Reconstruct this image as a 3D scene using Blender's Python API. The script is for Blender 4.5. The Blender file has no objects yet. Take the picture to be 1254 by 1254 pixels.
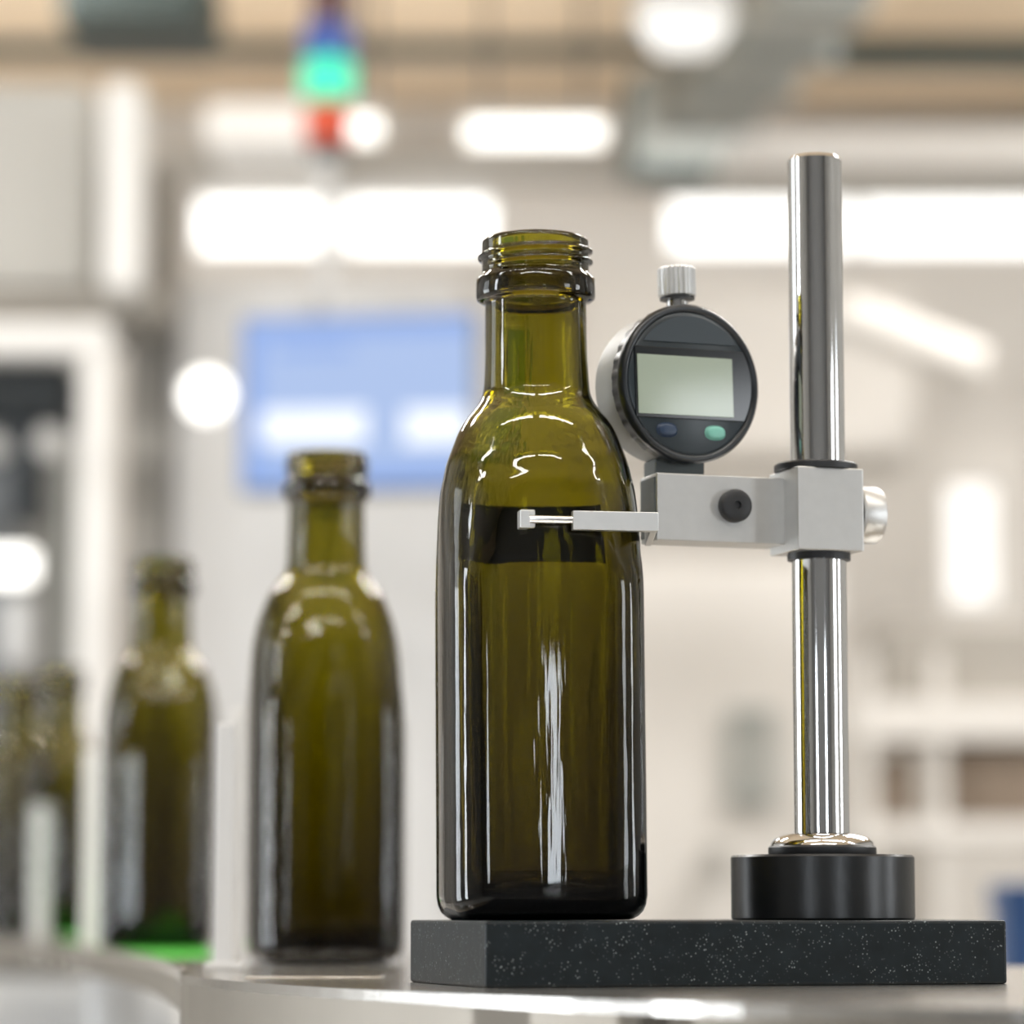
import bpy, bmesh, math, random
from mathutils import Vector, Matrix
R = math.radians
PI = math.pi
SC = bpy.context.scene
COL = SC.collection

# ------------------------------------------------------------------ camera
F = 3960.0                       # focal length in pixels of the 1254 px frame
HOR = 1110.0                     # pixel row of the horizon
CZ = 0.0236                      # lens height above the steel table top (z = 0)
TH = math.atan((HOR - 627) / F)
cam_d = bpy.data.cameras.new('camera')
cam = bpy.data.objects.new('camera', cam_d); COL.objects.link(cam)
cam.location = (0, 0, CZ); cam.rotation_euler = (PI/2 + TH, 0, 0)
cam_d.sensor_width = 36; cam_d.lens = F/1254*36
cam_d.clip_start = .01; cam_d.clip_end = 60
cam_d.dof.use_dof = True; cam_d.dof.focus_distance = 0.99
cam_d.dof.aperture_fstop = 7.4
SC.camera = cam

# ------------------------------------------------------------------ view + world
SC.view_settings.view_transform = 'Standard'
SC.view_settings.look = 'None'
SC.view_settings.gamma = 1
SC.view_settings.exposure = 0.0
SC.view_settings.use_curve_mapping = False
W = bpy.data.worlds.new('hall_air'); SC.world = W; W.use_nodes = True
bg = W.node_tree.nodes['Background']
bg.inputs[0].default_value = (.97, .98, 1.0, 1); bg.inputs[1].default_value = .25

def area(name, loc, rot, sx, sy, power, col=(1, .985, .96)):
    d = bpy.data.lights.new(name, 'AREA'); d.shape = 'RECTANGLE'; d.size = sx; d.size_y = sy
    d.energy = power; d.color = col
    o = bpy.data.objects.new(name, d); COL.objects.link(o); o.location = loc; o.rotation_euler = rot
    return o
CEIL = 2.03
# long ceiling lamps of the hall (light of the luminaires built below)
LAMPS = [(-.78, .35), (.78, .35), (-.78, -1.4), (.78, -1.4), (-2.6, .35), (2.6, .35), (-1.5, 3.0), (1.5, 3.0), (-1.6, 5.2), (1.6, 5.2)]
for x, y in LAMPS:
    area('ceiling_lamp_light', (x, y, CEIL-.105), (0, 0, 0), 1.36, .16, 15 if y < 2 else 46)
# daylight of the windows behind the photographer and at the left
area('window_daylight', (1.29, -2.96, -.05), (PI/2, 0, 0), .3, .94, 10, (.86, .93, 1))
area('window_daylight', (-1.44, -2.96, -.05), (PI/2, 0, 0), .34, .94, 9, (.86, .93, 1))
area('window_daylight', (-2.96, .6, .3), (PI/2, 0, -PI/2), .3, 2.0, 26, (.9, .95, 1))
area('window_daylight', (-2.96, 2.2, -.1), (PI/2, 0, -PI/2), 1.0, 1.2, 18, (.9, .95, 1))
area('window_daylight', (3.16, .9, 0), (PI/2, 0, PI/2), .3, 1.4, 9, (.92, .96, 1))
area('window_daylight', (3.16, -.59, .17), (PI/2, 0, PI/2), .58, 1.2, 11, (.92, .96, 1))
# unseen fill lights added to brighten the upper back wall and ceiling
for x in (-1.35, .1, 1.9):
    area('added_wall_fill', (x, 6.75, 1.55), (PI/2+.25, 0, 0), 1.3, .12, 4.6)

# ------------------------------------------------------------------ helpers
def at(px, py, Y):
    """the point at distance Y (world y) that the photo shows at this pixel"""
    cx, cy = (px - 627)/F, (627 - py)/F
    d = Vector((cx, math.cos(TH) - cy*math.sin(TH), math.sin(TH) + cy*math.cos(TH)))
    return Vector((0, 0, CZ)) + d*(Y/d.y)
def zat(py, Y): return at(627, py, Y).z

def mat(name, col, rough=.5, metal=0, noise=0, nscale=40, bump=0, spec=.5, emit=None, estr=1, coat=0, stretch=None):
    m = bpy.data.materials.new(name); m.use_nodes = True
    nt = m.node_tree; b = nt.nodes['Principled BSDF']
    c = (*col, 1)
    b.inputs['Base Color'].default_value = c
    b.inputs['Roughness'].default_value = rough; b.inputs['Metallic'].default_value = metal
    b.inputs['Specular IOR Level'].default_value = spec
    b.inputs['Coat Weight'].default_value = coat
    if emit: b.inputs['Emission Color'].default_value = (*emit, 1); b.inputs['Emission Strength'].default_value = estr
    tc = nt.nodes.new('ShaderNodeTexCoord'); n = nt.nodes.new('ShaderNodeTexNoise')
    mp = nt.nodes.new('ShaderNodeMapping'); mp.inputs['Scale'].default_value = stretch or (1, 1, 1)
    nt.links.new(tc.outputs['Object'], mp.inputs[0]); nt.links.new(mp.outputs[0], n.inputs['Vector'])
    n.inputs['Scale'].default_value = nscale; n.inputs['Detail'].default_value = 4
    mx = nt.nodes.new('ShaderNodeMix'); mx.data_type = 'RGBA'
    mx.inputs['A'].default_value = tuple(v*(1-noise) for v in col)+(1,)
    mx.inputs['B'].default_value = tuple(min(1, v*(1+noise)) for v in col)+(1,)
    nt.links.new(n.outputs['Fac'], mx.inputs['Factor']); nt.links.new(mx.outputs['Result'], b.inputs['Base Color'])
    if bump:
        bp = nt.nodes.new('ShaderNodeBump'); bp.inputs['Strength'].default_value = bump; bp.inputs['Distance'].default_value = .0003
        nt.links.new(n.outputs['Fac'], bp.inputs['Height']); nt.links.new(bp.outputs[0], b.inputs['Normal'])
    return m

def obj(name, bm, m, parent=None, smooth=False, loc=(0, 0, 0), rot=None, bevel=0, segs=2, auto=None):
    me = bpy.data.meshes.new(name); bm.to_mesh(me); bm.free()
    o = bpy.data.objects.new(name, me); COL.objects.link(o)
    for mm in (m if isinstance(m, (list, tuple)) else [m]): me.materials.append(mm)
    o.location = loc
    if rot: o.rotation_euler = rot
    if parent: o.parent = parent
    if smooth or auto:
        for p in me.polygons: p.use_smooth = True
        if auto:
            me2 = bmesh.new(); me2.from_mesh(me)
            for e in me2.edges:
                if len(e.link_faces) == 2 and e.calc_face_angle(0) > R(auto): e.smooth = False
            me2.to_mesh(me); me2.free()
    if bevel:
        b = o.modifiers.new('bevel', 'BEVEL'); b.width = bevel; b.segments = segs; b.limit_method = 'ANGLE'; b.harden_normals = False
    return o
def tag(o, label=None, cat=None, group=None, kind=None):
    if label: o['label'] = label
    if cat: o['category'] = cat
    if group: o['group'] = group
    if kind: o['kind'] = kind
    return o
def empty(name, loc=(0, 0, 0), rz=0):
    o = bpy.data.objects.new(name, None); COL.objects.link(o); o.location = loc; o.rotation_euler = (0, 0, rz)
    o.empty_display_size = .02
    return o
def bx(bm, x0, x1, y0, y1, z0, z1):
    vs = [bm.verts.new((x, y, z)) for x in (x0, x1) for y in (y0, y1) for z in (z0, z1)]
    for f in ((0, 1, 3, 2), (4, 6, 7, 5), (0, 4, 5, 1), (2, 3, 7, 6), (0, 2, 6, 4), (1, 5, 7, 3)):
        bm.faces.new([vs[i] for i in f])
    return bm
def box(x0, x1, y0, y1, z0, z1): return bx(bmesh.new(), x0, x1, y0, y1, z0, z1)
def lathe(prof, n=64, bm=None, M=None, closed=False):
    """prof: (r, z) points; r = 0 ends close on the axis"""
    bm = bm or bmesh.new(); rings = []
    for r, z in prof:
        if r < 1e-7: ring = [bm.verts.new((0, 0, z))]
        else: ring = [bm.verts.new((r*math.cos(2*PI*k/n), r*math.sin(2*PI*k/n), z)) for k in range(n)]
        rings.append(ring)
    pairs = list(zip(rings, rings[1:])) + ([(rings[-1], rings[0])] if closed else [])
    for a, b in pairs:
        for k in range(n):
            k2 = (k+1) % n
            if len(a) == 1 and len(b) == 1: continue
            if len(a) == 1: bm.faces.new((a[0], b[k2], b[k]))
            elif len(b) == 1: bm.faces.new((a[k], a[k2], b[0]))
            else: bm.faces.new((a[k], a[k2], b[k2], b[k]))
    if M is not None:
        vs = [v for r_ in rings for v in r_]
        for v in vs: v.co = M @ v.co
    return bm
def rod(p, q, r, n=24, bm=None):
    p, q = Vector(p), Vector(q); d = q-p
    M = Matrix.Translation(p) @ d.to_track_quat('Z', 'Y').to_matrix().to_4x4()
    L = d.length
    return lathe([(0, 0), (r, 0), (r, L), (0, L)], n, bm, M)
def prism(pts, z0, z1, bm=None):
    bm = bm or bmesh.new()
    a = [bm.verts.new((x, y, z0)) for x, y in pts]; b = [bm.verts.new((x, y, z1)) for x, y in pts]
    bm.faces.new(list(reversed(a))); bm.faces.new(b)
    for i in range(len(pts)):
        j = (i+1) % len(pts); bm.faces.new((a[i], a[j], b[j], b[i]))
    return bm
def catmull(P, n=8):
    out = []; P = [P[0]]+list(P)+[P[-1]]
    for i in range(1, len(P)-2):
        for k in range(n):
            t = k/n
            out.append(tuple(.5*((2*b)+(-a+c)*t+(2*a-5*b+4*c-d)*t*t+(-a+3*b-3*c+d)*t**3) for a, b, c, d in zip(P[i-1], P[i], P[i+1], P[i+2])))
    out.append(tuple(P[-2])); return out
def fixn(bm):
    bmesh.ops.recalc_face_normals(bm, faces=bm.faces[:]); return bm

# ------------------------------------------------------------------ materials
M = {}
M['plaster'] = mat('warm white plaster', (.76, .73, .69), .8, noise=.05, nscale=2)
M['wall_grey'] = mat('mid grey wall paint', (.34, .34, .33), .7, noise=.05, nscale=2)
M['wall_dark'] = mat('dark grey wall paint', (.16, .165, .17), .6, noise=.05, nscale=2)
M['grey_panel'] = mat('light grey machine paint', (.60, .60, .60), .5, noise=.04, nscale=3)
M['warm_panel'] = mat('putty grey machine paint', (.46, .45, .42), .5, noise=.04, nscale=3)
M['white_paint'] = mat('white machine paint', (.84, .83, .81), .45, noise=.03, nscale=3)
M['taupe'] = mat('taupe panel', (.36, .335, .30), .6, noise=.05, nscale=3)
M['wood'] = mat('pale timber boards', (.88, .68, .48), .6, noise=.18, nscale=6, stretch=(.3, 6, 1))
M['dark_green'] = mat('dark grey green paint', (.055, .075, .07), .5, noise=.1)
M['duct'] = mat('galvanised duct', (.36, .38, .36), .45, .3, noise=.1, nscale=4)
M['concrete'] = mat('grey concrete', (.4, .39, .37), .7, noise=.1, nscale=4)
M['dark'] = mat('charcoal interior', (.05, .058, .065), .6, noise=.1)
M['steel_dark'] = mat('dark machine steel', (.17, .18, .19), .45, .4, noise=.1)
M['brushed'] = mat('brushed steel sheet', (.62, .60, .57), .22, 1, noise=.06, nscale=30, bump=.15, stretch=(1, 30, 1))
M['table_edge'] = mat('worn steel table edge', (.27, .245, .21), .45, 1, noise=.08, nscale=30)
M['satin'] = mat('satin machined aluminium', (.63, .63, .62), .42, 1, noise=.05, nscale=260, bump=.05)
M['satin_dark'] = mat('anodised grey block', (.13, .145, .145), .35, .6, noise=.08, nscale=200)
M['chrome'] = mat('polished chrome', (.72, .72, .72), .05, 1, noise=.03, nscale=60)
M['black_steel'] = mat('black oxide steel', (.006, .007, .008), .3, .0, noise=.35, nscale=260, bump=.25)
M['black_plastic'] = mat('black rubber', (.012, .013, .015), .45, noise=.1)
M['gauge_case'] = mat('slate grey gauge plastic', (.016, .025, .031), .32, noise=.05, nscale=400, spec=.5)
M['gauge_rear'] = mat('grey moulded gauge housing', (.40, .40, .385), .42, noise=.04, nscale=300)
M['bezel'] = mat('dark gauge bezel plastic', (.008, .011, .014), .3, noise=.08, nscale=300)
M['lens'] = mat('black display surround', (.006, .008, .01), .08, noise=.0)
M['lcd'] = mat('blank grey green liquid crystal', (.27, .32, .245), .2, noise=.03, nscale=30, coat=1)
M['btn_blue'] = mat('navy button rubber', (.010, .028, .065), .4)
M['btn_green'] = mat('mint button rubber', (.17, .44, .36), .4)
M['band'] = mat('plain black strip', (.010, .012, .010), .5)
M['blue_plastic'] = mat('deep blue plastic', (.008, .05, .16), .4)
M['green_belt'] = mat('bright green belt', (.06, .50, .03), .5, noise=.05)
M['brown_card'] = mat('brown cardboard', (.27, .21, .16), .8, noise=.08, nscale=8)
M['lamp'] = mat('glowing lamp diffuser', (.9, .9, .88), .4, emit=(1, .98, .93), estr=2.2)
M['window_glow'] = mat('daylit window glass', (.9, .9, .9), .3, emit=(1, .99, .96), estr=1.7)
M['soft_glow'] = mat('frosted daylit glass', (.9, .9, .9), .5, emit=(1, .98, .94), estr=.62)
M['window_cool'] = mat('daylit window glass cool', (.8, .85, .9), .3, emit=(.86, .93, 1), estr=1.6)
M['screen'] = mat('lit blue screen', (.05, .08, .15), .3, emit=(.37, .47, .70), estr=.9)
M['screen_dark'] = mat('lit deep blue screen edge', (.05, .08, .15), .3, emit=(.20, .31, .62), estr=1.0)
M['screen_tile'] = mat('lit white screen tile', (.3, .3, .3), .3, emit=(.66, .72, .82), estr=1.0)
M['lit_green'] = mat('lit green signal lens', (.02, .4, .25), .3, emit=(.015, .68, .40), estr=1.1)
M['blue_lens'] = mat('blue signal lens', (.012, .06, .32), .3, emit=(.01, .05, .30), estr=.3)
M['red_lens'] = mat('dark red signal lens', (.09, .012, .012), .3)
M['orange_lens'] = mat('orange red signal lens', (.62, .06, .01), .3, emit=(.6, .05, .01), estr=.1)

# granite: dark stone with pale specks
m = mat('dark speckled granite', (.0065, .0105, .013), .4, noise=.6, nscale=160, bump=.3, spec=.25); nt = m.node_tree
vo = nt.nodes.new('ShaderNodeTexVoronoi'); vo.inputs['Scale'].default_value = 900
tc = nt.nodes.new('ShaderNodeTexCoord'); nt.links.new(tc.outputs['Object'], vo.inputs['Vector'])
cr = nt.nodes.new('ShaderNodeValToRGB'); cr.color_ramp.elements[0].position = .10; cr.color_ramp.elements[1].position = .30
cr.color_ramp.elements[0].color = (1, 1, 1, 1); cr.color_ramp.elements[1].color = (0, 0, 0, 1)
nt.links.new(vo.outputs['Distance'], cr.inputs[0])
no = nt.nodes.new('ShaderNodeTexNoise'); no.inputs['Scale'].default_value = 260; nt.links.new(tc.outputs['Object'], no.inputs['Vector'])
c2 = nt.nodes.new('ShaderNodeValToRGB'); c2.color_ramp.elements[0].position = .44; c2.color_ramp.elements[1].position = .66
nt.links.new(no.outputs['Fac'], c2.inputs[0])
mu = nt.nodes.new('ShaderNodeMath'); mu.operation = 'MULTIPLY'; nt.links.new(cr.outputs[0], mu.inputs[0]); nt.links.new(c2.outputs[0], mu.inputs[1])
mx = nt.nodes.new('ShaderNodeMix'); mx.data_type = 'RGBA'; b = nt.nodes['Principled BSDF']
src = b.inputs['Base Color'].links[0].from_socket
nt.links.new(src, mx.inputs['A']); mx.inputs['B'].default_value = (.22, .25, .26, 1); nt.links.new(mu.outputs[0], mx.inputs['Factor'])
nt.links.new(mx.outputs['Result'], b.inputs['Base Color']); M['granite'] = m

def glass(name, dens, col):
    m = bpy.data.materials.new(name); m.use_nodes = True; nt = m.node_tree
    nt.nodes.remove(nt.nodes['Principled BSDF'])
    g = nt.nodes.new('ShaderNodeBsdfGlass'); g.inputs['IOR'].default_value = 1.5; g.inputs['Roughness'].default_value = 0.0
    g.inputs['Color'].default_value = (1, 1, 1, 1)
    tc = nt.nodes.new('ShaderNodeTexCoord'); mp = nt.nodes.new('ShaderNodeMapping'); mp.inputs['Scale'].default_value = (1, 1, .07)
    n = nt.nodes.new('ShaderNodeTexNoise'); n.inputs['Scale'].default_value = 330; n.inputs['Detail'].default_value = 2
    bp = nt.nodes.new('ShaderNodeBump'); bp.inputs['Strength'].default_value = .42; bp.inputs['Distance'].default_value = .0002
    nt.links.new(tc.outputs['Object'], mp.inputs[0]); nt.links.new(mp.outputs[0], n.inputs['Vector'])
    nt.links.new(n.outputs['Fac'], bp.inputs['Height']); nt.links.new(bp.outputs[0], g.inputs['Normal'])
    v = nt.nodes.new('ShaderNodeVolumeAbsorption'); v.inputs['Density'].default_value = dens; v.inputs['Color'].default_value = (*col, 1)
    o = nt.nodes['Material Output']
    nt.links.new(g.outputs[0], o.inputs['Surface']); nt.links.new(v.outputs[0], o.inputs['Volume'])
    return m
M['glass'] = glass('antique green bottle glass', 1330, (.728, .701, .0))

# ------------------------------------------------------------------ the hall
def struct(name, bm, m, **k):
    o = obj(name, bm, m, **k); o['kind'] = 'structure'; return o
XL, XR, YF, YB, ZF = -3.0, 3.2, -3.0, 8.0, -.9
struct('floor', box(XL, XR, YF, YB, ZF-.1, ZF), M['concrete'])
# timber ceiling: boards with grooves between
bm = bmesh.new(); y = YF
while y < YB:
    bx(bm, XL, XR, y, min(y+.235, YB), CEIL, CEIL+.05); y += .24
bx(bm, XL, XR, YF, YB, CEIL+.05, CEIL+.08)
struct('ceiling', bm, M['wood'])
# back wall with the long window band left open
zt, zb = zat(232, YB), zat(312, YB)
wx = [at(px, 270, YB).x for px in (236, 606, 816, 1290)]
bm = bmesh.new()
bx(bm, XL, XR, YB, YB+.15, ZF, zb); bx(bm, XL, XR, YB, YB+.15, zt, CEIL)
for a, b_ in ((XL, wx[0]), (wx[1], wx[2]), (wx[3], XR)): bx(bm, a, b_, YB, YB+.15, zb, zt)
struct('wall_back', bm, M['plaster'])
for i, (a, b_) in enumerate(((wx[0], wx[1]), (wx[2], wx[3]))):
    w = struct('window_%d' % (i+1), box(a, b_, YB+.06, YB+.07, zb, zt), M['window_glow'])
    bm = bmesh.new()
    bx(bm, a, b_, YB+.03, YB+.09, zb, zb+.02); bx(bm, a, b_, YB+.03, YB+.09, zt-.02, zt)
    nn = max(1, round((b_-a)/.4))
    for k in range(nn+1): x = a+(b_-a)*k/nn; bx(bm, x-.01, x+.01, YB+.03, YB+.09, zb, zt)
    obj('window_frame', bm, M['white_paint'], w)
# left wall, right wall, wall behind the photographer, each round its window
def wall_win(name, n, axis, c0, c1, fixed, wm, z0, z1, frames):
    bm = bmesh.new()
    def put(a, b_, za, zb_):
        if axis == 'x': bx(bm, min(fixed, fixed+c0), max(fixed, fixed+c0), a, b_, za, zb_)
        else: bx(bm, a, b_, min(fixed, fixed+c0), max(fixed, fixed+c0), za, zb_)
    put(c1[0], c1[1], ZF, z0); put(c1[0], c1[1], z1, CEIL)
    last = c1[0]
    for (a, b_) in frames: put(last, a, z0, z1); last = b_
    put(last, c1[1], z0, z1)
    struct(name, bm, M[wm])
    for k, (a, b_) in enumerate(frames):
        if axis == 'x': g = box(fixed+c0*.4-.004, fixed+c0*.4+.004, a, b_, z0, z1)
        else: g = box(a, b_, fixed+c0*.4-.004, fixed+c0*.4+.004, z0, z1)
        struct('window_%d' % (n+k), g, M['window_cool'])
wall_win('wall_left', 3, 'x', -.15, (YF, YB), XL, 'wall_grey', -.7, 1.3, [(.45, .75), (1.7, 2.7)])
wall_win('wall_right', 5, 'x', .15, (YF, YB), XR, 'wall_grey', -.7, .77, [(-.88, -.3), (.75, 1.05)])
wall_win('wall_front', 7, 'y', -.15, (XL, XR), YF, 'wall_dark', -.52, .42, [(-1.61, -1.27), (1.14, 1.44)])

# ceiling luminaires
def luminaire(x, y, L, label, w=.2, h=.07, z=CEIL-.02):
    t = empty('linear_ceiling_lamp', (x, y, z)); tag(t, label, 'ceiling lamp', 'linear lamps under the ceiling')
    bm = bmesh.new(); bx(bm, -L/2, L/2, -w/2, w/2, -h*.6, 0)
    bx(bm, -L/2-.01, -L/2, -w/2, w/2, -h, 0); bx(bm, L/2, L/2+.01, -w/2, w/2, -h, 0)
    obj('lamp_housing', bm, M['white_paint'], t)
    obj('diffuser', box(-L/2, L/2, -w/2+.01, w/2-.01, -h, -h*.6), M['lamp'], t, bevel=.008)
    for s in (-1, 1): obj('hanger', rod((s*L*.35, 0, 0), (s*L*.35, 0, .02), .006, 8), M['steel_dark'], t)
    return t
for i, (x, y) in enumerate(LAMPS):
    side = {-.78: 'just left of the middle', .78: 'just right of the middle', -2.6: 'by the left wall', 2.6: 'by the right wall', -1.5: 'left of the middle', 1.5: 'right of the middle', -1.6: 'left of the middle', 1.6: 'right of the middle'}[x]
    row = {.35: 'over the gauge stand', -1.4: 'behind the camera', 3.0: 'over the conveyor', 5.2: 'before the back wall'}[y]
    luminaire(x, y, 1.4, 'white linear ceiling lamp %s, %s' % (row, side))

# the row of lamps seen high in front of the back wall
Yl = 6.6
for px0, px1, py, lab in ((428, 464, 150, 'short glowing lamp high up just right of the signal light tower'),
                          (572, 738, 155, 'glowing linear lamp high above the mouth of the tall bottle')):
    a = at(px0, py, Yl); b_ = at(px1, py, Yl); L = b_.x-a.x
    luminaire((a.x+b_.x)/2, Yl, L, lab, w=.12, h=.055, z=a.z+.0275)
    root = [o for o in COL.objects if o.name.startswith('linear_ceiling_lamp')][-1]
    zc = root.location.z
    for ch in root.children:
        if ch.name.startswith('hanger'): ch.data.transform(Matrix.Scale((CEIL-zc)/.02, 4, (0, 0, 1)))

# roof beams
def beam(name, x0, x1, y0, y1, z0, z1, m, label):
    c = ((x0+x1)/2, (y0+y1)/2, z0)
    o = obj(name, box(x0-c[0], x1-c[0], y0-c[1], y1-c[1], 0, z1-z0), m, loc=c, bevel=.004)
    return tag(o, label, 'beam')
Yb = 7.35; zbm = zat(62, Yb)
beam('roof_beam', XL+.01, at(905, 60, Yb).x, Yb, Yb+.05, zat(66, Yb), CEIL-.001, M['dark_green'], 'thin dark roof beam across the timber ceiling left of the duct')
beam('roof_beam', at(1000, 60, Yb).x, XR-.01, Yb-.02, Yb+.04, zat(84, Yb), CEIL-.001, M['dark_green'], 'thin dark roof beam across the timber ceiling right of the duct')
zw = zat(140, 7.6)
beam('white_truss', at(880, 180, 7.4).x, XR-.01, 7.4, 7.5, zat(196, 7.4), zat(158, 7.4), M['white_paint'], 'white horizontal beam high at the right above the window band')
beam('white_truss', at(250, 180, 7.2).x, at(385, 180, 7.2).x, 7.2, 7.69, zat(172, 7.2), zat(124, 7.2), M['white_paint'], 'white beam end high up left of the signal light tower')
beam('grey_truss', at(190, 200, 7.7).x, at(800, 200, 7.7).x, 7.7, 7.78, zat(218, 7.7), zat(188, 7.7), M['warm_panel'], 'grey beam between the lamps and the left window band')
beam('grey_truss', at(800, 230, 7.7).x+.03, XR-.01, 7.7, 7.78, zat(240, 7.7), zat(212, 7.7), M['warm_panel'], 'grey beam under the white beam at the right')
# dark machine head top left
p = at(70, 26, 5.5); q = at(255, -60, 5.5)
o = obj('fan_heater', box(-(q.x-p.x)/2, (q.x-p.x)/2, 0, .3, 0, q.z-p.z), M['dark_green'], loc=((p.x+q.x)/2, 5.5, p.z), bevel=.02)
tag(o, 'dark green heater box under the ceiling at the top left', 'heater')
# diagonal ventilation duct
t = empty('ventilation_duct', at(900, 60, 6.3))
tag(t, 'grey square ventilation duct running diagonally down under the ceiling', 'duct')
P0, P1 = at(1010, -50, 5.2), at(815, 165, 7.3)
d = (P1-P0); L = d.length; Mt = Matrix.Translation(P0-t.location) @ d.to_track_quat('Z', 'Y').to_matrix().to_4x4()
bm = box(-.085, .085, -.085, .085, 0, L); bm.transform(Mt); obj('duct_run', bm, M['duct'], t, bevel=.008)
for k in range(4):
    bm = box(-.1, .1, -.1, .1, L*(.2+.22*k), L*(.2+.22*k)+.02); bm.transform(Mt); obj('flange', bm, M['duct'], t)
bm = box(-.10, .10, -.12, .12, L-.10, L+.02); bm.transform(Mt); obj('shadow_block', bm, M['dark_green'], t, bevel=.01)  # dark box shaped to stand for the shadow at the duct's far end
# round lamp near the duct
c = at(838, 30, 5.0)
t = empty('round_lamp', c); t.scale = (1.25,)*3; tag(t, 'round white high bay lamp glowing beside the duct at the top', 'ceiling lamp')
obj('lamp_shade', lathe([(.035, .09), (.05, .07), (.068, .0), (.066, 0), (.045, .07), (0, .075)], 32), M['white_paint'], t, smooth=True)
obj('bulb', lathe([(0, .07), (.05, .045), (.058, .0), (.04, -.03), (0, -.038)], 32), M['soft_glow'], t, smooth=True)
obj('hanger', rod((0, 0, .08), (0, 0, (CEIL-c.z)/1.25), .006, 8), M['steel_dark'], t)

# ------------------------------------------------------------------ machines behind the bottles
Ym = 4.6
def rect(px0, px1, py0, py1, Y, depth, bm=None, dx=0):
    """box whose front face fills this pixel rectangle at distance Y"""
    a, b_ = at(px0, py1, Y), at(px1, py0, Y)
    return bx(bm or bmesh.new(), a.x, b_.x, Y, Y+depth, a.z, b_.z)
def hollow(bm, px0, px1, py0, py1, Y, d, th):
    rect(px0, px1, py0, py0+th, Y, d, bm); rect(px0, px1, py1-th, py1, Y, d, bm)
    rect(px0, px0+th, py0+th, py1-th, Y, d, bm); rect(px1-th, px1, py0+th, py1-th, Y, d, bm)
def down(bm, px0, px1, py0, Y, depth):
    a, b_ = at(px0, py0, Y), at(px1, py0, Y)
    return bx(bm, a.x, b_.x, Y, Y+depth, ZF, a.z)

# white framed machine with a dark window, far left
t = empty('inspection_machine', (at(0, 500, Ym).x, Ym, ZF)); tag(t, 'white framed inspection machine with dark opening at the far left', 'machine')
def sub(name, bm, m, **k):
    bm.transform(Matrix.Translation(-t.location)); return obj(name, bm, m, t, **k)
bm = bmesh.new()
a, b_ = at(-260, 400, Ym), at(136, 400, Ym); xc = at(98, 400, Ym).x
bx(bm, a.x, b_.x, Ym, Ym+.06, at(0, 432, Ym).z, at(0, 392, Ym).z)
bx(bm, xc, b_.x, Ym, Ym+.06, ZF, at(0, 432, Ym).z)
sub('frame', bm, M['white_paint'], bevel=.01)
sub('upper_cabinet', rect(-260, 112, 102, 352, Ym+.1, .5), M['warm_panel'], bevel=.01)
sub('header', rect(-260, 205, 356, 386, Ym+.08, .3), M['taupe'], bevel=.01)
sub('post', rect(122, 172, 98, 352, Ym, .12), M['white_paint'], bevel=.01)
bm = bmesh.new(); rect(-260, 98, 432, 1250, Ym+.75, .03, bm)
sub('back_panel', bm, M['warm_panel'])
sub('drive_unit', rect(-120, 86, 440, 510, Ym+.3, .2), M['dark'], bevel=.02)
sub('spindle', rect(8, 50, 505, 640, Ym+.32, .1), M['dark'], bevel=.02)
sub('guard_panel', rect(-200, 20, 520, 1000, Ym+.4, .02), M['steel_dark'])
sub('side_post', rect(70, 84, 560, 1000, Ym+.2, .05), M['duct'])
for px, py, r_, k in ((66, 546, .022, 0), (-4, 550, .018, 0)):
    c = at(px, py, Ym+.25)
    sub('round_cap', lathe([(0, .0), (r_, .0), (r_, .05), (0, .05)], 24, None, Matrix.Translation(c) @ Matrix.Rotation(PI/2, 4, 'X')), M['white_paint'])
sub('work_light', rect(-40, 42, 672, 712, Ym+.2, .03), M['lamp'], bevel=.01)
sub('blue_tray', rect(0, 40, 730, 815, Ym+.25, .1), M['grey_panel'], bevel=.01)

# taupe column and light cabinet
def cabinet(name, px0, px1, py0, Y, depth, m, label, cat='cabinet'):
    a, b_ = at(px0, py0, Y), at(px1, py0, Y)
    c = Vector(((a.x+b_.x)/2, Y+depth/2, ZF)); w = b_.x-a.x; h = a.z-ZF
    t = empty(name, c); tag(t, label, cat)
    obj('body', box(-w/2, w/2, -depth/2, depth/2, 0, h), m, t, bevel=.006)
    return t, w, h
t, w, h = cabinet('machine_column', 158, 213, 200, 4.9, .25, M['taupe'], 'taupe steel column between the left machine and the control cabinet', 'column')
bm = bmesh.new(); bx(bm, -.012, .0, -.135, -.125, .1, h-.1); obj('cable_channel', bm, M['warm_panel'], t)
bm = bmesh.new()
t, w, h = cabinet('control_cabinet', 216, 560, 345, 4.8, .5, M['grey_panel'], 'tall light grey control cabinet behind the monitor and the row of bottles')
obj('door', box(-w/2+.012, -.004, -.27, -.25, .05, h-.02), M['grey_panel'], t, bevel=.003)
obj('door', box(.004, w/2-.012, -.27, -.25, .05, h-.02), M['grey_panel'], t, bevel=.003)
c = at(253, 484, 4.5)
o = obj('round_indicator', lathe([(0, 0), (.032, .0), (.03, .018), (.0, .02)], 32, None, Matrix.Rotation(PI/2, 4, 'X')), M['lamp'], t, loc=c-t.location, smooth=True)
o['label'] = 'round glowing white indicator'
o2 = obj('bracket', box(-.006, .006, 0, .05, -.006, .006), M['grey_panel'], t, loc=c-t.location)
# white top fittings of the cabinet
tag(obj('cable_trunking', rect(196, 620, 326, 342, 7.9, .1), M['plaster']), 'pale cable trunking under the left window band', 'trunking')

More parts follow.
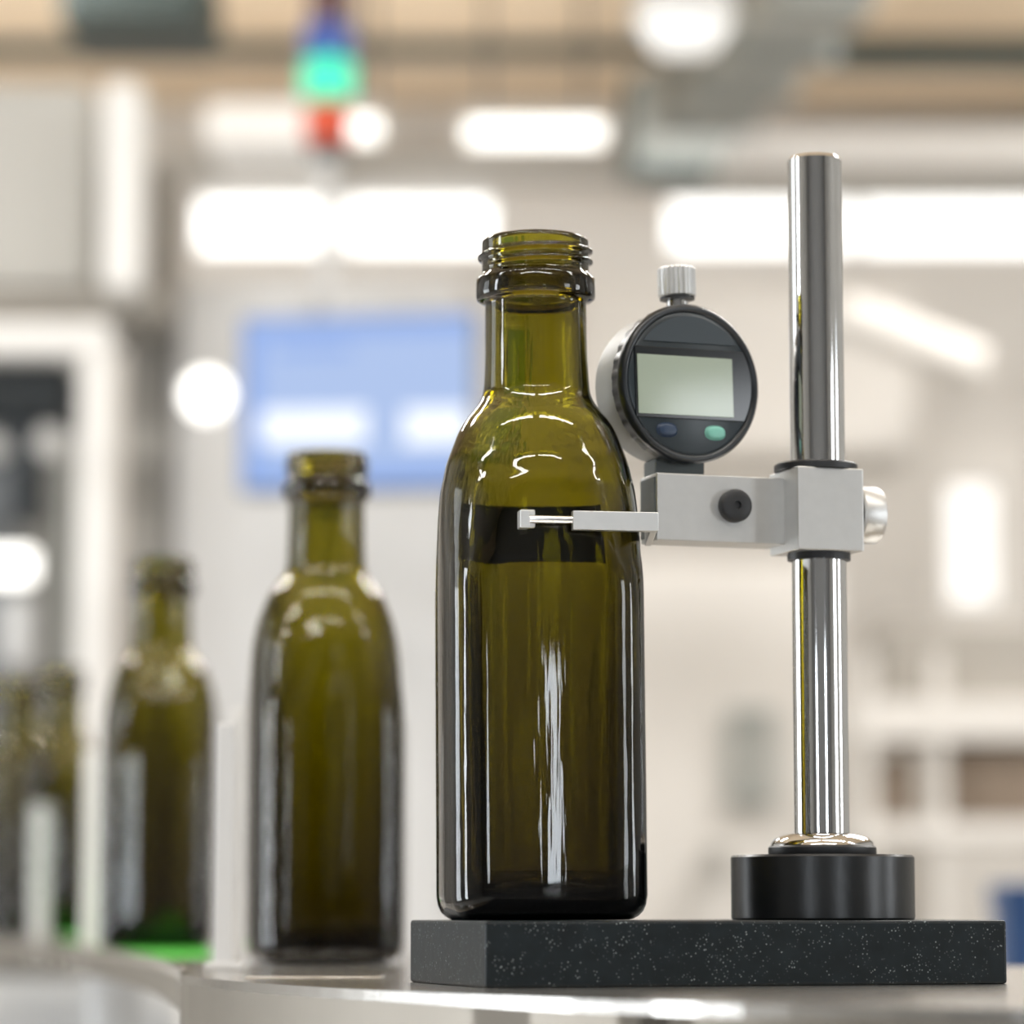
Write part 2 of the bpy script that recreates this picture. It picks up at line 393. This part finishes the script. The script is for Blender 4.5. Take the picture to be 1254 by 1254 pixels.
# monitor
Ys = 4.2; P = at(438, 492, Ys)
t = empty('operator_monitor', P, R(-8)); tag(t, 'operator monitor with a lit blue screen left of the tall bottle', 'monitor')
s = Ys/F; W2, H2 = 150*s, 112*s
bm = box(-W2, W2, 0, .045, -H2, H2); obj('housing', bm, M['steel_dark'], t, bevel=.006)
obj('screen', box(-W2+.006, W2-.006, -.003, .0, -H2+.006, H2-.006), M['screen'], t)
bm = bmesh.new(); bx(bm, -W2+.006, -W2+.03, -.005, -.003, -H2+.006, H2-.006); bx(bm, -W2+.03, W2-.006, -.005, -.003, H2-.03, H2-.006)
bx(bm, -W2+.03, W2-.006, -.005, -.003, -H2+.006, -H2+.03); bx(bm, -W2+.05, -.01, -.005, -.003, H2-.055, H2-.042)
obj('menu_bar', bm, M['screen_dark'], t)
obj('screen_tile', box(-W2+.03, .012, -.005, -.003, -.055, -.01), M['screen_tile'], t)
obj('screen_tile', box(.062, W2-.012, -.005, -.003, -.058, -.012), M['screen_tile'], t)
bm = rod((-.02, .05, -H2*.7), (-.085, .14, -.20), .013, 12); rod((-.085, .14, -.20), (-.085, .5, -.22), .013, 12, bm)
obj('support_arm', bm, M['dark'], t)

# signal light tower, hanging upside down over the line
Yt = 4.6; c = at(401, 200, Yt); s = Yt/F
t = empty('signal_tower', (c.x, Yt, CEIL)); tag(t, 'signal light tower with red, blue, lit green and orange segments', 'signal light')
def seg(name, y0, y1, r_, m, dome=False):
    z0, z1 = zat(y1, Yt)-CEIL, zat(y0, Yt)-CEIL
    return obj(name, lathe([(0, z0), (r_*.8, z0), (r_, z0+.004), (r_, z1-.004), (r_*.8, z1), (0, z1)], 32), m, t, auto=40)
seg('red_segment', -40, 30, .030, M['red_lens'])
seg('blue_segment', 32, 70, .036, M['blue_lens'])
seg('green_segment', 76, 122, .038, M['lit_green'])
seg('orange_segment', 128, 176, .034, M['orange_lens'])
seg('end_cap', 176, 192, .026, M['dark'])
obj('pole', rod((0, 0, zat(380, Yt)-CEIL), (0, 0, 0), .012, 12), M['grey_panel'], t)

# bottom left: another white machine bed in front of the left machine
t, w, h = cabinet('machine_bed', -300, 216, 1196, 2.75, .5, M['white_paint'], 'white machine bed low behind the conveyor at the bottom left', 'machine')
obj('bed_trim', box(-w/2-.002, w/2+.004, -.262, -.25, h-.075, h-.028), M['grey_panel'], t)

# ------------------------------------------------------------------ right background
Yr = 5.4
t = empty('storage_rack', (at(1160, 900, Yr).x, Yr, ZF)); tag(t, 'pale steel storage rack with boxes at the right edge', 'rack')
def sub2(name, bm, m, **k):
    bm.transform(Matrix.Translation(-t.location)); return obj(name, bm, m, t, **k)
for px in (1055, 1142):
    bm = bmesh.new(); down(bm, px, px+16, 800, Yr, .04); sub2('upright', bm, M['plaster'])
for y0, y1 in ((855, 905), (1004, 1030)):
    sub2('shelf', rect(1050, 1330, y0, y1, Yr-.01, .4), M['plaster'])
for a, b_, y0, y1, lab in ((1098, 1125, 920, 1003, 'small brown carton on the rack shelf, left of the large one'), (1168, 1300, 912, 1003, 'large brown carton on the rack shelf at the right edge')):
    p, q = at(a, y1, Yr), at(b_, y0, Yr)
    o = obj('carton', box(-(q.x-p.x)/2, (q.x-p.x)/2, -.12, .12, 0, q.z-at(a, 1004, Yr-.01).z), M['brown_card'], loc=((p.x+q.x)/2, Yr+.18, at(a, 1004, Yr-.01).z), bevel=.004)
    tag(o, lab, 'carton')
p, q = at(1095, 855, Yr), at(1300, 762, Yr)
o = obj('storage_crate', box(-(q.x-p.x)/2, (q.x-p.x)/2, -.15, .15, 0, q.z-at(0, 855, Yr-.01).z), M['taupe'], loc=((p.x+q.x)/2, Yr+.2, at(0, 855, Yr-.01).z), bevel=.006)
tag(o, 'long taupe crate on top of the storage rack', 'crate')
t = empty('filling_machine', (at(900, 700, 6.2).x, 6.2, ZF)); tag(t, 'wide pale beige machine housing behind the gauge stand', 'machine')
bm = bmesh.new(); down(bm, 560, 1030, 690, 6.2, .5); sub2('lower_housing', bm, M['plaster'], bevel=.02)
sub2('upper_housing', rect(700, 1120, 352, 560, 6.6, .3), M['plaster'], bevel=.03)
bm = bmesh.new(); hollow(bm, 892, 948, 868, 984, 6.17, .03, 14); sub2('hatch_frame', bm, M['duct'])
sub2('hatch', rect(906, 934, 882, 970, 6.18, .02), M['warm_panel'])
sub2('junction_box', rect(868, 892, 1035, 1062, 6.12, .08), M['warm_panel'])
# bright glass door
t = empty('glazed_door', (at(1189, 0, 7.2).x, 7.2, ZF)); o = t
sub2('door_leaf', box(at(1130, 0, 7.2).x, at(1250, 0, 7.2).x, 7.21, 7.25, ZF, zat(540, 7.2)), M['plaster'], bevel=.01)
sub2('pane', rect(1162, 1216, 595, 738, 7.2, .02), M['soft_glow'], bevel=.03)
tag(o, 'bright daylit glass door behind the clamp at the right', 'glazed panel')
# slanted white pipe
t = empty('slanted_pipe', at(1110, 415, 5.8)); tag(t, 'thick white pipe slanting down right of the chrome column', 'pipe')
obj('pipe', rod(at(1030, 385, 5.8)-t.location, at(1200, 450, 5.8)-t.location, .040, 24), M['plaster'], t, smooth=False, auto=40)
obj('bracket', rod(at(1200, 450, 5.8)-t.location, at(1200, 450, 7.9)-t.location, .02, 12), M['plaster'], t)
# blue bin
c = at(1282, 1160, 3.0)
o = obj('blue_bin', lathe([(0, 0), (.045, 0), (.062, .62), (.066, .63), (.066, .645), (.058, .645), (.042, .01), (0, .01)], 4, None, Matrix.Rotation(R(45), 4, 'Z')), M['blue_plastic'], loc=(c.x, 3.0, zat(1082, 3.0)-.645), bevel=.004)
tag(o, 'deep blue plastic bin cut by the right edge', 'bin')
o = obj('bin_stand', box(-.12, .2, -.1, .1, 0, zat(1082, 3.0)-.645-ZF), M['grey_panel'], loc=(c.x, 3.0, ZF)); tag(o, 'grey stand under the blue bin', 'stand')

# ------------------------------------------------------------------ steel table and conveyor
edge = catmull([(-.62, 3.3), (-.44, 2.65), (-.345, 2.2), (-.245, 1.84), (-.17, 1.50), (-.128, 1.24), (-.1157, 1.14)], 8)
front = catmull([(-.1157, 1.14), (-.085, 1.03), (-.035, .92), (.035, .81), (.13, .75), (.28, .72), (.50, .72)], 8)
back = catmull([(.50, 1.30), (.2, 1.30), (.03, 1.50), (-.08, 1.80), (-.22, 2.5), (-.42, 3.3)], 8)
t = empty('conveyor_table', (.1, 1.05, ZF)); tag(t, 'curved brushed steel conveyor table under the granite plate and the bottles', 'conveyor')
off = -Vector(t.location)
def sub3(name, bm, m, **k):
    bm.transform(Matrix.Translation(off)); return obj(name, bm, m, t, **k)
bm = prism(edge[:-1]+front+back, -.003, 0)
sub3('table_top', fixn(bm), M['brushed'])
def wallstrip(pts, th, z0, z1):
    bm = bmesh.new(); n = len(pts); L_ = []; R_ = []
    for i, p in enumerate(pts):
        a = Vector(pts[max(0, i-1)]); b_ = Vector(pts[min(n-1, i+1)]); d = (b_-a).normalized(); nn = Vector((d.y, -d.x))
        L_.append(Vector(p)); R_.append(Vector(p)-nn*th)
    q = [(v.x, v.y) for v in L_]+[(v.x, v.y) for v in reversed(R_)]
    for i in range(n-1):
        a, b_, c_, d_ = L_[i], L_[i+1], R_[i+1], R_[i]
        vs = [bm.verts.new((v.x, v.y, z)) for z in (z0, z1) for v in (a, b_, c_, d_)]
        bm.faces.new(vs[3::-1]); bm.faces.new(vs[4:])
        for j in range(4): bm.faces.new((vs[j], vs[(j+1) % 4], vs[4+(j+1) % 4], vs[4+j]))
    bmesh.ops.remove_doubles(bm, verts=bm.verts, dist=1e-6)
    return fixn(bm)
sub3('side_rail', wallstrip(edge, .004, -.014, -.003), M['table_edge'], auto=30)
sub3('front_skirt', wallstrip(front, .003, -.12, -.003), M['table_edge'], auto=30)
sub3('side_rim', wallstrip(edge, .002, 0, .0015), M['table_edge'], auto=30)
bm = bmesh.new()
for i, (x, y) in enumerate(((.0, 1.2), (.42, .85), (.42, 1.2), (-.28, 2.3))): 
    lg = rod((x, y, ZF), (x, y, -.003), .02, 16); sub3('leg', lg, M['grey_panel'], auto=40)
bm = prism([(-.262, 2.05), (-.205, 1.70), (-.155, 1.47), (-.138, 1.50), (-.150, 1.62), (-.168, 1.82), (-.215, 2.2), (-.30, 2.75), (-.385, 2.72), (-.32, 2.35)], 0, .0006)
o = sub3('belt', fixn(bm), M['green_belt']); o['label'] = 'bright green belt'
for a, b_, py, Y, mm in ((284, 299, 866, 1.42, 'white_paint'), (102, 125, 918, 1.90, 'white_paint'), (39, 61, 985, 2.50, 'grey_panel'), (264, 288, 885, 1.215, 'grey_panel'), (490, 500, 880, 1.42, 'grey_panel')):  # added uprights standing in for pale reflections along the bottles' edges
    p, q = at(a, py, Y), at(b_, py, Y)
    sub3('reflection_upright', box(p.x, q.x, Y, Y+.004, 0.0, p.z), M[mm], bevel=.0012, segs=3)
    if Y < 1.3: sub3('upright_foot', box(p.x-.003, q.x+.004, Y-.004, Y+.008, 0, .003), M[mm], bevel=.001)
bm = box(-.088, -.043, 1.075, 1.10, 0, .0007); sub3('wear_strip', bm, M['brushed'], bevel=.0003)
# ------------------------------------------------------------------ bottles
PLATE = CZ - .0042               # z of the granite plate's top
BH = .2138
def hh(py): return at(627, py, 1.0).z - PLATE
HA, RHO = .0302, .0140            # square body: half side and corner radius
def square_r(a):
    """distance from the axis to the rounded square with gently bulging sides"""
    t = a % (PI/2)
    if t > PI/4: t = PI/2-t
    c = HA-RHO
    x = HA*math.tan(t)
    if x <= c:
        return (HA+.0011*(1-(x/c)**2))/math.cos(t)
    cu = c*(math.cos(t)+math.sin(t))
    return cu+math.sqrt(max(0, cu*cu-2*c*c+RHO*RHO))
def soft(Rl, a):
    S = square_r(a); p = 26.0
    if Rl < S*.7: return Rl
    return (Rl**-p+S**-p)**(-1/p)
def smooth_profile(P, n=5):
    return catmull(P, n)
s_ = 1/F
# radius the shoulder dome would have, by height: neck, shoulder, then wider than the corners
DOME = [(745, .0455), (720, .0400), (700, .0370), (680, .0350), (660, .0338), (640, .0329), (620, .0320), (600, .0310), (585, .0299), (567, .0287), (549, .0270), (537, .0258), (525, .0245), (513, .0226), (502, .0203), (493, .0186), (484, .0174), (472, .0167), (440, .01626), (400, .01606), (372, .0160)]
def bottle_mesh():
    bm = bmesh.new(); N = 192
    BIG = .06
    low = [(.0000, BIG, .0062), (.0004, BIG, .0046), (.0012, BIG, .0030), (.0026, BIG, .0015), (.0046, BIG, .0005), (.0075, BIG, .0), (.03, BIG, .0)]
    rows = [(h, R_, ins, 'o') for h, R_, ins in low]
    h760 = hh(745)
    for k in range(1, 6): rows.append((.03+(h760-.03)*k/6, BIG, 0, 'o'))
    dome = catmull([(hh(y), r) for y, r in DOME], 5)
    rows += [(h, r, 0, 'o') for h, r in dome]
    s = 1/F
    rn = .0160
    h362, h356, h337, h331 = hh(366), hh(360), hh(338), hh(333)
    rr = 73.6*s*1.015
    for r, h in [(rn, hh(369)), (rn+.0009, h362-.0001), (rr-.0012, h362+.0001), (rr-.0002, h362+.0008), (rr, h356+.0006), (rr, h337-.0006), (rr-.0004, h337+.0001), (rr-.0018, h331), (66.0*s*1.015, h331+.0006)]:
        rows.append((h, r, 0, 'o'))
    h0 = rows[-1][0]; htop = BH
    rt = 66.0*s*1.015
    for i in range(1, 31): rows.append((h0+(htop-.0012-h0)*i/30, rt, 0, 't'))
    rows += [(htop-.0005, rt-.0003, 0, 'o'), (htop, rt-.0011, 0, 'o'), (htop, rt-.0020, 0, 'o'), (htop-.0006, rt-.0027, 0, 'o')]
    ri = rt-.0029
    rows += [(htop-.002, ri, 0, 'o'), (hh(333), ri, 0, 'o'), (hh(372), ri-.0004, 0, 'o')]
    ins_ = [(h, r) for h, r in reversed(dome)][3:]
    for h, r in ins_:
        u = max(0, min(1, (hh(560)-h)/(hh(560)-h760)))
        rows.append((h, r, .0022+.0014*u, 'o'))
    for k in range(5, 0, -1): rows.append((.03+(h760-.03)*k/6, BIG, .0036+.0014*(1-k/6), 'o'))
    rows += [(.03, BIG, .0051, 'o'), (.016, BIG, .0053, 'o'), (.0105, BIG, .0060, 'o'), (.0075, BIG, .0078, 'o'), (.0065, .0215, 0, 'o'), (.0078, .0150, 0, 'o'), (.0092, .008, 0, 'o'), (.0096, 0, 0, 'o')]
    rows = [(.0045, 0, 0, 'o'), (.0042, .008, 0, 'o'), (.0032, .0160, 0, 'o'), (.0016, .0205, 0, 'o'), (.0006, BIG, .0078, 'o')]+rows
    pitch, start = .0034, hh(330)+.0017
    def thread(h, a):
        out = 0
        for tn in range(3):
            ph = a/(2*PI)+tn
            if ph > 1.62: continue
            fade = max(0, min(1, ph/.06, (1.62-ph)/.06))
            out = max(out, .00135*fade*math.exp(-((h-start-pitch*ph)/.00072)**4))
        return out
    rings = []
    for h, R_, ins, kind in rows:
        if R_ < 1e-7: rings.append([bm.verts.new((0, 0, h))]); continue
        ring = []
        for j in range(N):
            a = 2*PI*j/N; q = soft(R_, a)-ins
            if kind == 't': q += thread(h, (a+PI*.9) % (2*PI))
            ring.append(bm.verts.new((q*math.cos(a), q*math.sin(a), h)))
        rings.append(ring)
    for a, b_ in zip(rings, rings[1:]):
        for k_ in range(N):
            k2 = (k_+1) % N
            if len(a) == 1: bm.faces.new((a[0], b_[k2], b_[k_]))
            elif len(b_) == 1: bm.faces.new((a[k_], a[k2], b_[0]))
            else: bm.faces.new((a[k_], a[k2], b_[k2], b_[k_]))
    return fixn(bm)
B = Vector((.0089, 1.006))
main = obj('glass_bottle', bottle_mesh(), M['glass'], smooth=True, loc=(B.x, B.y, PLATE))
main.rotation_euler = (0, R(-.42), R(9))
tag(main, 'tall empty olive green glass bottle standing on the granite plate', 'bottle', 'olive green glass bottles')
# dark band on the back of the bottle
bm = bmesh.new(); n = 60; zlo, zhi = hh(680)+.0008, hh(610)+.0008
cols = []
for i in range(n+1):
    a = R(38)+(R(150)-R(38))*i/n
    q1 = soft(.06, a); q0 = soft(.0325, a)
    cols.append([bm.verts.new((r_*math.cos(a), r_*math.sin(a), z)) for r_, z in ((soft(.0345, a)+.00002, zlo), (soft(.0314, a)+.00004, zhi), (soft(.0314, a)+.0005, zhi), (soft(.0345, a)+.0005, zlo))])
for i in range(n):
    for j in range(4): bm.faces.new((cols[i][j], cols[i][(j+1) % 4], cols[i+1][(j+1) % 4], cols[i+1][j]))
bm.faces.new(cols[0]); bm.faces.new(list(reversed(cols[-1])))
band = obj('rear_band', fixn(bm), M['band'], main); band['label'] = 'black band on the back of the bottle'
for px, Y, rz, lab in ((396.5, 1.361, 14, 'olive green glass bottle nearest behind the gauge stand, second largest in view'),
                       (193.5, 1.783, 2, 'blurred olive green bottle left of the second largest one, third in the row'),
                       (73, 2.61, 15, 'small blurred green bottle with bright yellow glints, fourth in the row'),
                       (18, 2.74, 40, 'most distant blurred green bottle, cut by the left edge of the picture')):
    o = main.copy(); COL.objects.link(o)
    o.location = ((px-627)/F*Y*(.9926)+(0), Y, 0.0007); o.rotation_euler = (0, 0, R(rz)); o['label'] = lab

# ------------------------------------------------------------------ measuring stand
YAW = R(18); ex = Vector((math.cos(YAW), math.sin(YAW), 0)); ey = Vector((-math.sin(YAW), math.cos(YAW), 0)); ez = Vector((0, 0, 1))
PC = Vector((-.0077, .95, 0))
t = empty('measuring_stand', (PC.x+.1, PC.y+.08, 0)); tag(t, 'measuring stand with dark granite plate, chrome column and clamped steel arm', 'measuring stand')
def frame(o3, a=YAW): return Matrix.Translation(o3) @ Matrix.Rotation(a, 4, 'Z')
def part(name, bm, m, parent=None, **k):
    par = parent or t
    bm.transform(Matrix.Translation(-Vector(t.location))); o = obj(name, bm, m, par, **k)
    return o
bm = box(0, .168, 0, .079, 0, PLATE); bm.transform(frame(PC))
part('base_plate', bm, M['granite'], bevel=.0009, segs=2)
C = Vector((.0984, 1.031, PLATE))
part('column_foot', lathe([(0, 0), (.0285, 0), (.029, .0006), (.029, .0196), (.0284, .0203), (0, .0203)], 96, None, Matrix.Translation(C)), M['black_steel'], auto=35)
cf = C+Vector((0, 0, .0203))
part('flange_ring', lathe([(0, 0), (.0169, 0), (.0171, .0003), (.0171, .0024), (.0165, .003), (0, .003)], 64, None, Matrix.Translation(cf)), M['black_plastic'], auto=35)
part('flange', lathe([(0, .003), (.0164, .003), (.0161, .0042), (.0146, .0055), (.012, .0065), (.0095, .007), (0, .007)], 64, None, Matrix.Translation(cf)), M['chrome'], auto=50)
ctop = zat(193, 1.031)
part('column', lathe([(0, 0), (.00875, 0), (.00875, ctop-cf.z-.0012), (.0078, ctop-cf.z), (0, ctop-cf.z)], 96, None, Matrix.Translation(cf)), M['chrome'], auto=30)
# clamp block
w, d = .0228, .0235
zb0, zb1 = zat(675, 1.0225), zat(573.5, 1.0225)
fl = C-ex*w/2-ey*d/2
CX = C.copy(); CX.z = 0
bm = box(-w/2-.0007, w/2-.0007, -d/2, d/2, zb0, zb1); bm.transform(frame(CX))
blk = part('clamp_block', bm, M['satin'], bevel=.0005, segs=3)
part('collar', lathe([(.0089, 0), (.0133, 0), (.0134, .0004), (.0134, .0019), (.0128, .0024), (.0089, .0024)], 64, None, Matrix.Translation((C.x-.0007, C.y, zb1)), closed=True), M['black_plastic'], auto=35)
part('collar', lathe([(.0089, 0), (.0101, 0), (.0101, .0022), (.0089, .0022)], 64, None, Matrix.Translation((C.x, C.y, zb0-.0022)), closed=True), M['black_plastic'], auto=35)
# clamp knob on the right
kc = CX+ex*(w/2-.0007); kc.z = zat(630, kc.y)
Mk = Matrix.Translation(kc) @ ex.to_track_quat('Z', 'Y').to_matrix().to_4x4()
part('knob_neck', lathe([(0, 0), (.0062, 0), (.0062, .0012), (.0075, .0022), (0, .0022)], 48, None, Mk), M['black_plastic'], auto=35)
part('clamp_knob', lathe([(0, .0018), (.0086, .0018), (.0092, .0024), (.0092, .0090), (.0088, .0096), (0, .0096)], 96, None, Mk), M['satin'], auto=35)
# arm
L = .0555; L1 = w/2-.0002
za1, za0 = zat(578.5, 1.0132), zat(661, 1.0132)
bm = box(-L, -L1, -.0006, .0144, za0, za1); bm.transform(frame(CX))
arm = part('arm', bm, M['satin'], bevel=.0004, segs=3)
bm = box(-L1-.0035, -L1, -.0022, .0144, za0-.0002, za1+.0001); bm.transform(frame(CX))
# dark end plate on the left of the arm
bm = box(-L-.0004, -L+.0001, .0008, .0134, za0+.0015, za1-.0012); bm.transform(frame(CX))
o = part('end_plate', bm, M['satin_dark'], arm); o['label'] = 'dark end plate'
# thumb screw
sc = CX-ex*(.0330)-ey*.0006; sc = CX-ex*.0295-ey*.0006
sc.z = zat(620, sc.y)
Ms = Matrix.Translation(sc) @ (-ey).to_track_quat('Z', 'Y').to_matrix().to_4x4()
part('thumb_screw', lathe([(0, .0028), (.0011, .0028), (.0013, .0036), (.0042, .0036), (.005, .0032), (.0053, .0024), (.0053, 0), (0, 0)], 64, None, Ms), M['black_plastic'], arm, auto=40)
# bracket that holds the indicator
bm = box(-.0530, -.0362, .0075, .0180, za1, zat(566, 1.03)); bm.transform(frame(CX))
o = part('indicator_bracket', bm, M['satin_dark'], bevel=.0003); o['label'] = 'dark grey bracket'
# probe: side bracket, flat bar, pin and tip in front of the bottle
zp1, zp0 = zat(632, .985), zat(655.5, .985)
yb = .9746
bm = box(.0419, .0440, yb+.004, 1.0150, zp0, zp1)
part('side_bracket', bm, M['satin'], bevel=.0002)
pr = Vector((.0452, yb+.0040, 0)); Mp = frame(pr, R(10))
bm = box(-.0277, -.0012, -.0032, 0, zp0+.0001, zp1); bm.transform(Mp)
pb = part('probe_bar', bm, M['satin'], bevel=.00025, segs=2)
pa = Mp @ Vector((-.0270, -.0016, 0)); pz = at(0, 638, yb).z; pa.z = pz
pe = Mp @ Vector((-.0412, -.0016, 0)); pe.z = pz
part('probe_pin', rod(pa, pe, .00125, 24), M['chrome'], auto=40)
Mt = frame(pe, R(10)); 
bm = box(-.0028, .0002, -.0022, .0036, -.0029, .0027); bm.transform(Mt)
pt = part('probe_tip', bm, M['satin'], bevel=.0004, segs=3)
bm = box(.0002, .0024, .0008, .0032, -.0025, .0031); bm.transform(Mt)
part('tip_clip', bm, M['satin'], pt, bevel=.0006, segs=3)

# ------------------------------------------------------------------ digital indicator
GA = R(28); gc = at(846, 469.5, 1.018)
g = empty('digital_indicator', gc, GA); g.rotation_euler = (0, R(-1.6), GA); g.scale = (1.01, 1.01, 1.01)
tag(g, 'round dark digital indicator with blank grey green display above the arm', 'gauge')
# local frame: x right along the face, -y towards the viewer, z up
RX = Matrix.Rotation(PI/2, 4, 'X')          # z axis of a lathe -> -y
def gl(name, prof, m, parent=g, n=96, shift=(0, 0, 0), **k):
    return obj(name, lathe(prof, n, None, Matrix.Translation(shift) @ RX), m, parent, **k)
Rg = .0254
body = gl('housing', [(0, -.0205), (.0215, -.0205), (.0236, -.0195), (.0242, -.0175), (.0244, -.0075), (.0244, -.005), (0, -.005)], M['gauge_rear'], auto=40)
# ridged ring behind the bezel
bm = bmesh.new(); n = 120; rings = []
for z in (-.0074, -.0066, -.0032, -.0026):
    rings.append([bm.verts.new(((Rg-.0003-(.0005 if (k % 4) < 2 and -.007 < z < -.003 else 0)-(.0006 if z < -.007 else 0))*math.cos(2*PI*k/n),
                                (Rg-.0003-(.0005 if (k % 4) < 2 and -.007 < z < -.003 else 0)-(.0006 if z < -.007 else 0))*math.sin(2*PI*k/n), z)) for k in range(n)])
for a, b_ in zip(rings, rings[1:]):
    for k in range(n): bm.faces.new((a[k], a[(k+1) % n], b_[(k+1) % n], b_[k]))
bm.faces.new(list(reversed(rings[0]))); bm.faces.new(rings[-1]); bm.transform(RX)
obj('grip_ring', bm, M['bezel'], g, auto=25)
gl('bezel', [(.0226, -.003), (Rg-.0002, -.003), (Rg, -.0024), (Rg, -.0006), (Rg-.0007, .0003), (.0243, .0006), (.0236, .0005), (.0228, .0000), (.0226, -.0006)], M['bezel'], auto=50).data
bez = g.children[-1]
# close the bezel's ring
face = gl('face_plate', [(0, -.003), (.0227, -.003), (.0227, -.0003), (.0220, .0001), (0, .0001)], M['gauge_case'], auto=40)
# black display surround: rectangle whose right side follows the circle
def circ_rect(x0, z0, z1, rad, y0, y1, xmax=None):
    pts = [(x0, z0)]
    a0, a1 = math.asin(z0/rad), math.asin(z1/rad)
    pts += [(rad*math.cos(a0+(a1-a0)*k/16), rad*math.sin(a0+(a1-a0)*k/16)) for k in range(17)]
    pts.append((x0, z1)); 
    bm = prism(pts, -y1, -y0); bm.transform(RX); return fixn(bm)
ds = obj('display_surround', circ_rect(-.0206, -.0115, .0110, .0223, -.0006, 0), M['lens'], g, bevel=.0002)
obj('display', box(-.0199, .0150, -.0010, -.0006, -.0104, .0084), M['lcd'], ds, bevel=.0001)
obj('upper_panel', None or prism([(.0214*math.cos(R(37)+R(106)*k/24), .0214*math.sin(R(37)+R(106)*k/24)) for k in range(25)], .0, .0004), M['gauge_case'], g)
g.children[-1].data.transform(Matrix.Translation((0, 0, 0)) @ RX)
def pill(name, x, z, m, lab):
    bm = bmesh.new(); n = 32; rings = []
    for r_, h_ in ((1.12, -.0002), (1.12, .00005), (1.0, .0001), (.96, .0008), (.8, .0011), (.4, .0012)):
        ring = []
        for k in range(n):
            a = 2*PI*k/n; c_, s_ = math.cos(a), math.sin(a)
            ring.append(bm.verts.new((x+math.copysign(abs(c_)**.8, c_)*.0034*r_, -h_-.0001, z+math.copysign(abs(s_)**.8, s_)*.0021*r_)))
        rings.append(ring)
    for a, b_ in zip(rings, rings[1:]):
        for k in range(n): bm.faces.new((a[k], a[(k+1) % n], b_[(k+1) % n], b_[k]))
    bm.faces.new(rings[-1]); fixn(bm)
    o = obj(name, bm, m, g, smooth=True); o['label'] = lab
pill('button', -.0094, -.0152, M['btn_blue'], 'navy blue button')
pill('button', .0083, -.0155, M['btn_green'], 'mint green button')
# top stem and cap
yc = .0105
obj('stem', lathe([(0, 0), (.0034, 0), (.0034, .007), (0, .007)], 32, None, Matrix.Translation((.0023, yc, .0235))), M['chrome'], g, auto=40)
bm = bmesh.new(); n = 96; rings = []
for z, r_, rib in ((0, .0052, 0), (.0006, .0061, 1), (.0092, .0061, 1), (.0098, .0055, 0), (.0099, .0040, 0), (.0094, .0036, 0)):
    rings.append([bm.verts.new(((r_-(.00035 if rib and k % 4 < 2 else 0))*math.cos(2*PI*k/n)+.0023, (r_-(.00035 if rib and k % 4 < 2 else 0))*math.sin(2*PI*k/n)+yc, z+.0292)) for k in range(n)])
for a, b_ in zip(rings, rings[1:]):
    for k in range(n): bm.faces.new((a[k], a[(k+1) % n], b_[(k+1) % n], b_[k]))
bm.faces.new(list(reversed(rings[0]))); bm.faces.new(rings[-1])
obj('plunger_cap', bm, M['satin'], g, auto=20)
obj('cap_washer', lathe([(0, 0), (.0056, 0), (.0056, .0009), (0, .0009)], 48, None, Matrix.Translation((.0023, yc, .0285))), M['black_plastic'], g, auto=40)
